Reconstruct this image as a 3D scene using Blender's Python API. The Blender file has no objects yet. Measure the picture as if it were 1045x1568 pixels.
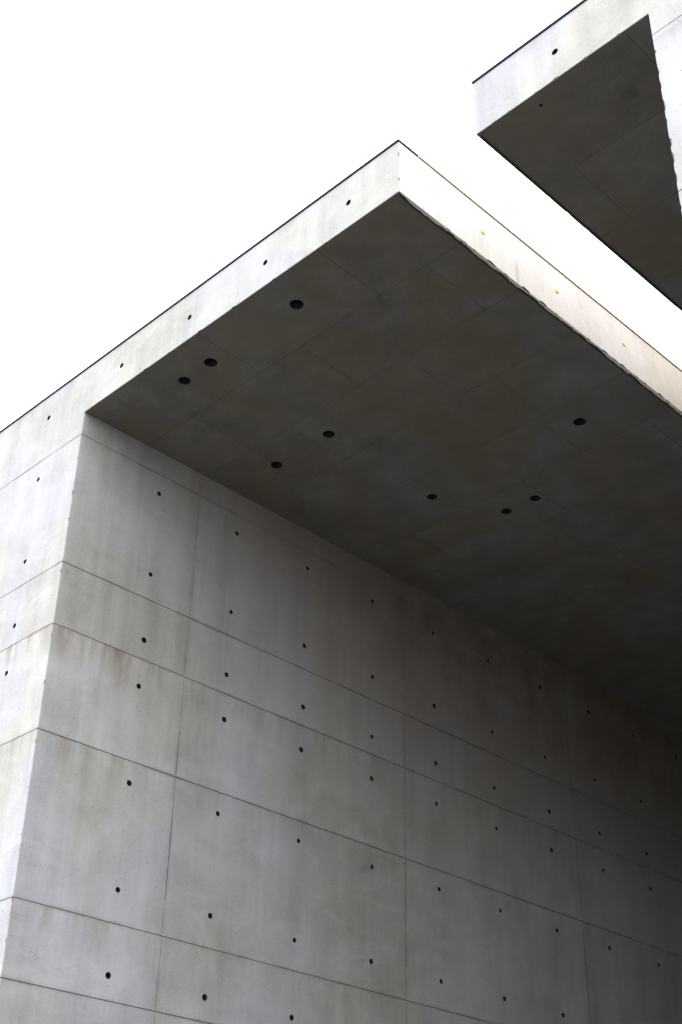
import bpy, bmesh, math, random
from mathutils import Matrix, Vector
random.seed(7)
C=bpy.context.scene.collection
H,T,L=6.22,0.333,2.45
TOP=H+T
X2,XL2=2.912,3.8147          # second canopy: free end, leg arris
ZJ=[6.066,5.231,4.861,4.274,3.438,3.077,2.49,1.654,1.293,0.706]
ZH=[5.938,5.389,4.98,4.704,4.152,3.604,3.193,2.918,2.366,1.82,1.409,1.134,.582]
DEPTH=9.0

# ---------------------------------------------------------------- materials
class NT:
    def __init__(s,mat):
        s.t=mat.node_tree;s.n=s.t.nodes;s.l=s.t.links
    def put(s,v,sock):
        if hasattr(v,'links'): s.l.new(v,sock)
        else: sock.default_value=v
    def m(s,op,a,b=0.0,c=None,clamp=False):
        n=s.n.new('ShaderNodeMath');n.operation=op;n.use_clamp=clamp
        s.put(a,n.inputs[0]);s.put(b,n.inputs[1])
        if c is not None: s.put(c,n.inputs[2])
        return n.outputs[0]
    def rng(s,v,a,b,c=0.0,d=1.0,smooth=False):
        n=s.n.new('ShaderNodeMapRange');n.clamp=True
        if smooth:n.interpolation_type='SMOOTHSTEP'
        s.put(v,n.inputs[0])
        for i,x in enumerate((a,b,c,d)): n.inputs[i+1].default_value=x
        return n.outputs[0]
    def noise(s,vec,scale,detail=3,rough=.55,dist=0.0):
        n=s.n.new('ShaderNodeTexNoise');s.put(vec,n.inputs['Vector'])
        n.inputs['Scale'].default_value=scale;n.inputs['Detail'].default_value=detail
        n.inputs['Roughness'].default_value=rough;n.inputs['Distortion'].default_value=dist
        return n.outputs['Fac']
    def vscale(s,vec,sc,off=(0,0,0)):
        n=s.n.new('ShaderNodeMapping');s.put(vec,n.inputs['Vector']);n.inputs['Scale'].default_value=sc;n.inputs['Location'].default_value=off
        return n.outputs[0]
    def mix(s,f,a,b,mode='MIX'):
        n=s.n.new('ShaderNodeMix');n.data_type='RGBA';n.blend_type=mode
        s.put(f,n.inputs[0]);s.put(a,n.inputs[6]);s.put(b,n.inputs[7]);return n.outputs[2]
    def comb(s,x,y,z):
        n=s.n.new('ShaderNodeCombineXYZ');s.put(x,n.inputs[0]);s.put(y,n.inputs[1]);s.put(z,n.inputs[2]);return n.outputs[0]
    def white(s,v):
        n=s.n.new('ShaderNodeTexWhiteNoise');n.noise_dimensions='3D';s.put(v,n.inputs['Vector']);return n.outputs['Value']
    def grey(s,v):
        n=s.n.new('ShaderNodeCombineColor');
        for i in range(3): s.put(v,n.inputs[i])
        return n.outputs[0]

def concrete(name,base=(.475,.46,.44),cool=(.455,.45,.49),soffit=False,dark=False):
    mat=bpy.data.materials.new(name);mat.use_nodes=True
    N=NT(mat);b=N.n['Principled BSDF']
    P=N.n.new('ShaderNodeTexCoord').outputs['Object']
    sp=N.n.new('ShaderNodeSeparateXYZ');N.l.new(P,sp.inputs[0]);x,y,z=sp.outputs
    big=N.noise(P,1.0,2,.5,.6);mid=N.noise(P,3.6,5,.62,.6);fine=N.noise(P,75,2,.7)
    streak=N.noise(N.vscale(P,(6,6,.4)),1.0,4,.62)
    if soffit:
        ky=N.m('FLOOR',N.m('DIVIDE',y,.455))
        off=N.m('MULTIPLY',N.white(N.comb(0.0,ky,5.0)),.9)
        xx=N.m('DIVIDE',N.m('ADD',x,off),.9)
        cell=N.white(N.comb(N.m('FLOOR',xx),ky,3.0))
        ca=.07
    else:
        k=0.0
        for zj in ZJ[:6]: k=N.m('ADD',N.m('GREATER_THAN',z,zj),k)
        ky=N.m('FLOOR',N.m('DIVIDE',N.m('SUBTRACT',y,.875),1.8))
        kx=N.m('FLOOR',N.m('DIVIDE',N.m('SUBTRACT',x,1.02),1.8))
        cell=N.white(N.comb(kx,ky,k));ca=.05
    val=N.m('ADD',N.rng(big,.3,.7,-.11,.11),N.rng(mid,.25,.75,-.15,.15))
    val=N.m('ADD',val,N.rng(fine,.2,.8,-.10,.10))
    val=N.m('ADD',val,N.rng(cell,0,1,-ca,ca))
    val=N.m('ADD',val,N.rng(streak,.3,.7,-.13,.13))
    val=N.m('ADD',val,1.0)
    col=N.mix(N.rng(big,.40,.60),base+(1,),cool+(1,))
    col=N.mix(1.0,col,N.grey(val),'MULTIPLY')
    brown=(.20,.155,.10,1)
    if soffit:
        st=N.rng(N.noise(P,1.1,4,.6,.8),.40,.64,0,.6);col=N.mix(st,col,(.215,.175,.105,1))
        fy=N.m('ABSOLUTE',N.m('SUBTRACT',N.m('FRACT',N.m('DIVIDE',y,.455)),.5))
        fx=N.m('ABSOLUTE',N.m('SUBTRACT',N.m('FRACT',xx),.5))
        ln=N.m('MAXIMUM',N.rng(fy,.4935,.4975),N.rng(fx,.4968,.4988))
        ln=N.m('MULTIPLY',ln,N.rng(mid,.36,.6,.15,.75))
        col=N.mix(ln,col,(.05,.045,.04,1))
        d=N.n.new('ShaderNodeVectorMath');d.operation='DISTANCE';N.l.new(P,d.inputs[0]);d.inputs[1].default_value=(3.547,.284,6.235)
        dd=N.m('ADD',d.outputs['Value'],N.rng(mid,.2,.8,-.06,.06))
        col=N.mix(N.rng(dd,.06,.02,0,.35),col,(.05,.05,.05,1))
    else:
        pale=N.rng(N.noise(N.vscale(P,(1.3,1.3,2.6),(5,2,1)),1.7,5,.66,1.2),.52,.72,0,.42)
        col=N.mix(pale,col,(.60,.60,.62,1))
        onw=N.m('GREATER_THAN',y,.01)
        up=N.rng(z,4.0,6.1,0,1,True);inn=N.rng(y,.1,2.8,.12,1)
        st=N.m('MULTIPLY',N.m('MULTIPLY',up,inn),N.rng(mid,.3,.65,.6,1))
        col=N.mix(N.m('MULTIPLY',N.m('MULTIPLY',st,onw),.9),col,brown)  # brown stain tint that also paints a deeper shade falloff under the canopy
        col=N.mix(N.m('MULTIPLY',N.rng(y,.6,5.5,0,.22),N.rng(streak,.3,.65,.5,1)),col,(.19,.165,.145,1))  # brown tint growing with depth, deepens the wall's light falloff in colour
        rn=N.noise(N.vscale(P,(9,9,1.2)),1.0,5,.65,.3)
        near=N.rng(y,.35,1.0,1,.4)
        for zj,amt in ((4.861,.9),(4.274,.5),(3.438,.55)):
            band=N.m('MULTIPLY',N.rng(z,zj-.22,zj,0,1),N.m('LESS_THAN',z,zj))
            col=N.mix(N.m('MULTIPLY',N.m('MULTIPLY',band,N.rng(rn,.46,.66,0,amt)),near),col,(.24,.185,.125,1))
        # long pale rain runs down the left panels
        pr2=N.rng(N.noise(N.vscale(P,(11,11,.25),(3,1,0)),1.0,4,.6),.56,.72,0,.3)
        col=N.mix(N.m('MULTIPLY',pr2,N.rng(y,1.6,.3,.25,1)),col,(.62,.62,.65,1))
        dm=9.0
        for zj in ZJ[:6]: dm=N.m('MINIMUM',N.m('ABSOLUTE',N.m('SUBTRACT',z,zj)),dm)
        dv=N.m('MULTIPLY',N.m('ABSOLUTE',N.m('SUBTRACT',N.m('FRACT',N.m('DIVIDE',N.m('SUBTRACT',y,-.025),1.8)),.5)),1.8)
        brk=N.rng(N.noise(P,4.5,4,.7),.42,.62,0,.4)
        g=N.m('MULTIPLY',N.m('MAXIMUM',N.rng(dm,.018,.002),N.rng(dv,.024,.002)),brk)
        col=N.mix(g,col,(.15,.14,.13,1))
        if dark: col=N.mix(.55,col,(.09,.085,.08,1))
    vo=N.n.new('ShaderNodeTexVoronoi');N.l.new(P,vo.inputs['Vector']);vo.inputs['Scale'].default_value=26
    pr=N.m('MULTIPLY',N.rng(vo.outputs['Distance'],.11,.06),N.rng(N.white(vo.outputs['Position']),.64,.66))
    col=N.mix(N.m('MULTIPLY',pr,.6),col,(.09,.085,.08,1))
    N.l.new(col,b.inputs['Base Color'])
    b.inputs['Roughness'].default_value=.82;b.inputs['Specular IOR Level'].default_value=.25
    bp=N.n.new('ShaderNodeBump');bp.inputs['Strength'].default_value=.5;bp.inputs['Distance'].default_value=.005
    N.l.new(N.noise(P,14,4,.72),bp.inputs['Height']);N.l.new(bp.outputs[0],b.inputs['Normal'])
    return mat
def plain(name,c,rough=.8,metal=0,var=.15,scale=30):
    mat=bpy.data.materials.new(name);mat.use_nodes=True;N=NT(mat);b=N.n['Principled BSDF']
    P=N.n.new('ShaderNodeTexCoord').outputs['Object']
    f=N.rng(N.noise(P,scale,2),.3,.7,1-var,1+var)
    N.l.new(N.mix(1.0,c+(1,),N.grey(f),'MULTIPLY'),b.inputs['Base Color'])
    b.inputs['Roughness'].default_value=rough;b.inputs['Metallic'].default_value=metal
    return mat
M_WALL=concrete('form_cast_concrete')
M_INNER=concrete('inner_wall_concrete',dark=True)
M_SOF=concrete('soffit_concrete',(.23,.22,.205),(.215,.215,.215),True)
M_HOLE=plain('hole_painted_shade',(.03,.028,.026))  # near-black colour paints extra shade inside the holes
M_JOINT=plain('joint_mortar',(.26,.25,.235))
M_JOINTV=plain('tight_joint_mortar',(.32,.31,.30))
M_CHIP=plain('chipped_aggregate',(.075,.068,.055),scale=80)
M_CHIPL=plain('chipped_light_aggregate',(.24,.23,.21),scale=80)
M_FIN=plain('ragged_mortar',(.045,.04,.033),scale=80)
M_FLASH=plain('dark_metal_flashing',(.06,.085,.16),.45,.3,.1)
M_SEAL=plain('cream_sealant',(.75,.60,.30),.6)
M_RUST=plain('ochre_plug',(.75,.42,.06),.7,0,.3,60)
M_GROUND=plain('asphalt',(.06,.057,.053),.9,0,.2,1.5)

# ---------------------------------------------------------------- helpers
def obj(name,me,parent=None):
    ob=bpy.data.objects.new(name,me);C.objects.link(ob)
    if parent: ob.parent=parent
    return ob
def bm_box(bm,a,b):
    mtx=Matrix.Translation([(a[i]+b[i])/2 for i in range(3)])@Matrix.Diagonal([b[i]-a[i] for i in range(3)]+[1])
    bmesh.ops.create_cube(bm,size=1,matrix=mtx)
def bm_cyl(bm,c,axis,r1,r2,depth,seg=14):
    d=Vector(axis);q=Vector((0,0,1)).rotation_difference(d).to_matrix().to_4x4()
    bmesh.ops.create_cone(bm,cap_ends=True,segments=seg,radius1=r1,radius2=r2,depth=depth,matrix=Matrix.Translation(c)@q)
def boxobj(name,a,b,mat,parent,bev=.003):
    bm=bmesh.new();bm_box(bm,a,b);me=bpy.data.meshes.new(name);bm.to_mesh(me);bm.free();me.materials.append(mat)
    ob=obj(name,me,parent)
    if bev: m=ob.modifiers.new('bev','BEVEL');m.width=bev;m.segments=2
    return ob
def cut(ob,fill,mat):
    bm=bmesh.new();fill(bm);me=bpy.data.meshes.new('cutter');bmesh.ops.recalc_face_normals(bm,faces=bm.faces);bm.to_mesh(me);bm.free();me.materials.append(mat)
    c=bpy.data.objects.new('cutter',me);C.objects.link(c)
    m=ob.modifiers.new('b','BOOLEAN');m.operation='DIFFERENCE';m.solver='EXACT';m.object=c;m.material_mode='TRANSFER'
    dg=bpy.context.evaluated_depsgraph_get();new=bpy.data.meshes.new_from_object(ob.evaluated_get(dg),preserve_all_data_layers=True,depsgraph=dg)
    ob.modifiers.clear();old=ob.data;ob.data=new;bpy.data.meshes.remove(old)
    bpy.data.objects.remove(c);bpy.data.meshes.remove(me)
def extrude_profile(name,pts,y0,y1,parent,sofz,innerx=None):
    n=len(pts);vs=[(px,y0,pz) for px,pz in pts]+[(px,y1,pz) for px,pz in pts]
    fs=[tuple(range(n)),tuple(range(2*n-1,n-1,-1))]+[(i,i+n,(i+1)%n+n,(i+1)%n) for i in range(n)]
    me=bpy.data.meshes.new(name);me.from_pydata(vs,[],fs)
    bm=bmesh.new();bm.from_mesh(me);bmesh.ops.recalc_face_normals(bm,faces=bm.faces)
    es=[e for e in bm.edges]
    bmesh.ops.bevel(bm,geom=es,offset=.004,segments=2,affect='EDGES',profile=.5)
    for f in bm.faces:
        c=f.calc_center_median()
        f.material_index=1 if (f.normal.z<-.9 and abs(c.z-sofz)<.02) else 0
        if innerx and abs(f.normal.x)>.9 and abs(c.x-innerx)<.01: f.material_index=2
    bm.to_mesh(me);bm.free()
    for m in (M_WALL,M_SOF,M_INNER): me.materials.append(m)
    return obj(name,me,parent)
def j(a=.004): return random.uniform(-a,a)
def chips(points):
    def f(bm):
        for (p,ax,r) in points:
            s=[r,r,r];s[ax]=r*random.uniform(1.6,4)
            mt=Matrix.Translation(p)@Matrix.Rotation(random.uniform(-.2,.2),4,'XYZ'[ax])@Matrix.Diagonal(s+[1])
            res=bmesh.ops.create_icosphere(bm,subdivisions=2,radius=1,matrix=mt)
            for v in res['verts']: v.co+=Vector((j(1),j(1),j(1)))*r*.22
    return f
def fin(name,x0,x1,zt,ya,yb,amp,parent):
    # ragged mortar lip left along the canopy's lower edge
    n=int((yb-ya)/.012);vs=[];h=.5
    for i in range(n+1):
        h=min(1,max(.3,h+random.uniform(-.22,.22)))
        if random.random()<.04: h=random.uniform(.3,1)
        y=ya+(yb-ya)*i/n;d=amp*h
        vs+=[(x0,y,zt+.002),(x1,y,zt+.002),(x1-.002*h,y,zt-d),(x0+.004,y,zt-d*.6)]
    fs=[]
    for i in range(n):
        a=4*i;b=a+4
        for k in range(4): fs.append((a+k,b+k,b+(k+1)%4,a+(k+1)%4))
    fs+=[(0,1,2,3),(4*n+3,4*n+2,4*n+1,4*n)]
    me=bpy.data.meshes.new(name);me.from_pydata(vs,[],fs);me.materials.append(M_FIN)
    bm=bmesh.new();bm.from_mesh(me);bmesh.ops.recalc_face_normals(bm,faces=bm.faces);bm.to_mesh(me);bm.free()
    obj(name,me,parent)

bld=bpy.data.objects.new('concrete_building',None);C.objects.link(bld)

# ---------------------------------------------------------------- left block: side wall + cantilever roof
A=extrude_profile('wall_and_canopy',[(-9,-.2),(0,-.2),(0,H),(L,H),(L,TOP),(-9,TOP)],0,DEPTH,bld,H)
def h_side(bm):
    for z in ZJ[1:]: w=.0021+j(.0004);bm_box(bm,(-.006,-.02,z-w),(.02,DEPTH+.1,z+w))
cut(A,h_side,M_JOINT)
def h_side0(bm): bm_box(bm,(-.003,.001,ZJ[0]-.0014),(.02,DEPTH+.1,ZJ[0]+.0014))
cut(A,h_side0,M_JOINTV)
def h_front(bm):
    for z in ZJ: w=.0018;bm_box(bm,(-9.1,-.02,z-w),(.02,.007,z+w))
cut(A,h_front,M_JOINT)
def v_side(bm):
    y=.875
    while y<DEPTH: bm_box(bm,(-.0025,y-.0011,-.1),(.02,y+.0011,H-.02));y+=1.8
cut(A,v_side,M_JOINTV)
def v_side2(bm):
    for y,a,b in ((.8755,4.30,4.53),(.8765,3.62,4.12),(2.676,3.62,4.25),(4.4755,3.6,4.05),(2.6745,2.9,3.35),(6.2755,3,4.2)):
        bm_box(bm,(-.007,y-.0028,a),(.02,y+.0026,b))
cut(A,v_side2,M_JOINT)
def v_front(bm):
    x=-1.29
    while x>-9: bm_box(bm,(x-.0012,-.02,-.1),(x+.0012,.003,ZJ[0]));x-=1.8
cut(A,v_front,M_JOINT)
def holes(bm):
    for z in ZH:
        y=.579
        while y<DEPTH-.2:
            r=.0145*random.uniform(.88,1.12)
            bm_cyl(bm,(-.03+.005,y+j(),z+j()),(1,0,0),r*.85,r*1.08,.07);y+=.6
        x=-.39
        while x>-9:
            r=.0145;bm_cyl(bm,(x+j(),.025,z+j()),(0,-1,0),r*.85,r*1.05,.07);x-=.6
    for i in range(-14,4):
        x=.32+.6*i if i>=0 else -.39+.6*(i+1)
        bm_cyl(bm,(x+j(),.025,6.38+j()),(0,-1,0),.014,.017,.07)
cut(A,holes,M_HOLE)
SH=[(1.54,.21,.034),(.863,.21,.034),(.637,.213,.032),(.857,1.117,.033),(.405,1.12,.033),(1.98,2.023,.034),(.85,2.026,.030),(1.08,2.472,.031),(1.304,2.478,.031)]
def sh(bm):
    for x,y,r in SH: bm_cyl(bm,(x,y,H+.05),(0,0,-1),r*.95,r*1.1,.12,24)
cut(A,sh,M_HOLE)
pts=[];y=.35
while y<5:
    pts.append(((L+j(.003),y,H+j(.003)),1,random.uniform(.004,.013)));y+=random.uniform(.07,.16)
x=L-.15
while x>.1:
    pts.append(((x,j(.003),H+j(.002)),0,random.uniform(.003,.006)));x-=random.uniform(.15,.4)
cut(A,chips(pts),M_CHIP)
pts=[];z=5.9
while z>2: pts.append(((j(.002),j(.002),z),2,random.uniform(.003,.007)));z-=random.uniform(.12,.4)
pts+=[((L,-.001,TOP-.09),2,.006),((L,.001,H+.08),2,.005)]
cut(A,chips(pts),M_CHIPL)
fin('canopy_edge_lip',L-.022,L-.0015,H,.02,DEPTH-.1,.02,bld)

# ---------------------------------------------------------------- right block: mirrored canopy + leg wall
H2=6.235
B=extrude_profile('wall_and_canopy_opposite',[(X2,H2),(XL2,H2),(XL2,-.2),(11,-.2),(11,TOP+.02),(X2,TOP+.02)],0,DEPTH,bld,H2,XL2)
def h2(bm):
    for z in [6.10]+ZJ[1:]: bm_box(bm,(XL2-.02,-.02,z-.002),(11.1,.007,z+.002))
cut(B,h2,M_JOINT)
def v2(bm):
    x=5.2
    while x<11: bm_box(bm,(x-.0012,-.02,-.1),(x+.0012,.003,6.09));x+=1.8
cut(B,v2,M_JOINT)
def hs2(bm):
    for z in ZJ[1:]: bm_box(bm,(XL2-.02,.02,z-.002),(XL2+.006,DEPTH+.1,z+.002))
cut(B,hs2,M_JOINT)
def ho2(bm):
    x=3.362
    while x<11: bm_cyl(bm,(x,.025,6.40),(0,-1,0),.013,.017,.07);x+=.6
    for z in ZH:
        x=4.3
        while x<11: bm_cyl(bm,(x+j(),.025,z+j()),(0,-1,0),.012,.0155,.07);x+=.6
        y=.579
        while y<DEPTH-.2: bm_cyl(bm,(XL2+.025,y,z),(-1,0,0),.012,.0155,.07);y+=.6
    bm_cyl(bm,(3.22,.02+.05,H2+.03),(0,0,-1),.006,.008,.08)
cut(B,ho2,M_HOLE)
pts=[];y=.4
while y<4: pts.append(((X2+j(.003),y,H2+j(.002)),1,random.uniform(.003,.008)));y+=random.uniform(.1,.3)
x=X2+.1
while x<XL2: pts.append(((x,j(.002),H2+j(.002)),0,random.uniform(.003,.006)));x+=random.uniform(.08,.2)
z=6.0
while z>3: pts.append(((XL2+j(.002),j(.002),z),2,random.uniform(.005,.010)));z-=random.uniform(.05,.15)
cut(B,chips(pts),M_CHIPL)
fin('canopy_edge_lip_opposite',X2+.003,X2+.018,H2,.02,DEPTH-.1,.006,bld)

boxobj('slot_light_blocker',(L+.002,2.65,H+.02),(X2-.002,DEPTH-.01,TOP-.006),M_SOF,bld)  # unseen filler added to keep skylight from the slot off the wall
boxobj('rear_wall',(.002,DEPTH-.3,-.1),(XL2-.002,DEPTH-.01,H-.002),M_INNER,bld)
boxobj('front_flashing',(-9,-.008,TOP+.003),(L+.006,.14,TOP+.010),M_FLASH,bld,.002)
boxobj('front_flashing_opposite',(X2-.006,-.008,TOP+.023),(11,.14,TOP+.030),M_FLASH,bld,.002)
boxobj('slot_edge_trim',(L-.10,.142,TOP+.002),(L+.007,DEPTH,TOP+.008),M_SEAL,bld,.002)
boxobj('slot_edge_trim_opposite',(X2-.006,.142,TOP+.022),(X2+.1,DEPTH,TOP+.031),M_SEAL,bld,.002)
bm=bmesh.new()
for i in range(9):
    r=.014*random.uniform(.8,1.2)
    bm_cyl(bm,(L+.001,.613+.6*i,6.394+j()),(1,0,0),r,r*.7,.008,12)
me=bpy.data.meshes.new('tie_hole_plugs');bm.to_mesh(me);bm.free();me.materials.append(M_RUST);obj('tie_hole_plugs',me,bld)

# ---------------------------------------------------------------- ground
me=bpy.data.meshes.new('ground');S=400
me.from_pydata([(-S,-S,0),(S,-S,0),(S,S,0),(-S,S,0)],[],[(0,1,2,3)]);me.materials.append(M_GROUND);obj('ground',me)

# ---------------------------------------------------------------- light
s=Vector((.55,.25,.80)).normalized()
el=math.asin(s.z);az=math.atan2(s.x,s.y)
sd=bpy.data.lights.new('sun','SUN');sd.energy=5;sd.angle=math.radians(.6);sd.color=(1,.95,.86)
so=bpy.data.objects.new('sun',sd);C.objects.link(so);so.rotation_euler=s.to_track_quat('Z','Y').to_euler();so.location=(0,0,20)
w=bpy.data.worlds.new('World');bpy.context.scene.world=w;w.use_nodes=True
nt=w.node_tree;bg=nt.nodes['Background']
sky=nt.nodes.new('ShaderNodeTexSky');sky.sky_type='NISHITA';sky.sun_disc=False;sky.sun_elevation=el;sky.sun_rotation=az
sky.air_density=1;sky.dust_density=4
# thin white cloud, brighter overhead than at the horizon as a clouded sky is
tc=nt.nodes.new('ShaderNodeTexCoord');sx=nt.nodes.new('ShaderNodeSeparateXYZ');nt.links.new(tc.outputs['Generated'],sx.inputs[0])
mr=nt.nodes.new('ShaderNodeMapRange');mr.clamp=True;nt.links.new(sx.outputs[2],mr.inputs[0])
for i,q in enumerate((0,1,.47,1.0)): mr.inputs[i+1].default_value=q
vm=nt.nodes.new('ShaderNodeVectorMath');vm.operation='SCALE';vm.inputs[0].default_value=(37,38,38);nt.links.new(mr.outputs[0],vm.inputs['Scale'])
mx=nt.nodes.new('ShaderNodeMix');mx.data_type='RGBA';mx.inputs[0].default_value=.88
nt.links.new(sky.outputs[0],mx.inputs[6]);nt.links.new(vm.outputs[0],mx.inputs[7])
nt.links.new(mx.outputs[2],bg.inputs[0]);bg.inputs[1].default_value=.14

# ---------------------------------------------------------------- camera
psi,th,ro,f=2.36531044266034,0.5708971517687064,0.01914558295057955,2064.4912817495933
v=Vector((math.cos(psi)*math.cos(th),math.sin(psi)*math.cos(th),math.sin(th)))
r0=Vector((math.sin(psi),-math.cos(psi),0));u0=r0.cross(v)
r=math.cos(ro)*r0+math.sin(ro)*u0;u=-math.sin(ro)*r0+math.cos(ro)*u0
cam=bpy.data.cameras.new('camera');co=bpy.data.objects.new('camera',cam);C.objects.link(co)
co.matrix_world=Matrix([[r[0],u[0],-v[0],5.449726866581135],[r[1],u[1],-v[1],-3.2821489693298638],[r[2],u[2],-v[2],1.6],[0,0,0,1]])
cam.sensor_fit='VERTICAL';cam.sensor_height=36;cam.lens=36*f/1568;cam.clip_end=2000
bpy.context.scene.camera=co
vs=bpy.context.scene.view_settings;vs.view_transform='Standard';vs.look='None';vs.exposure=0
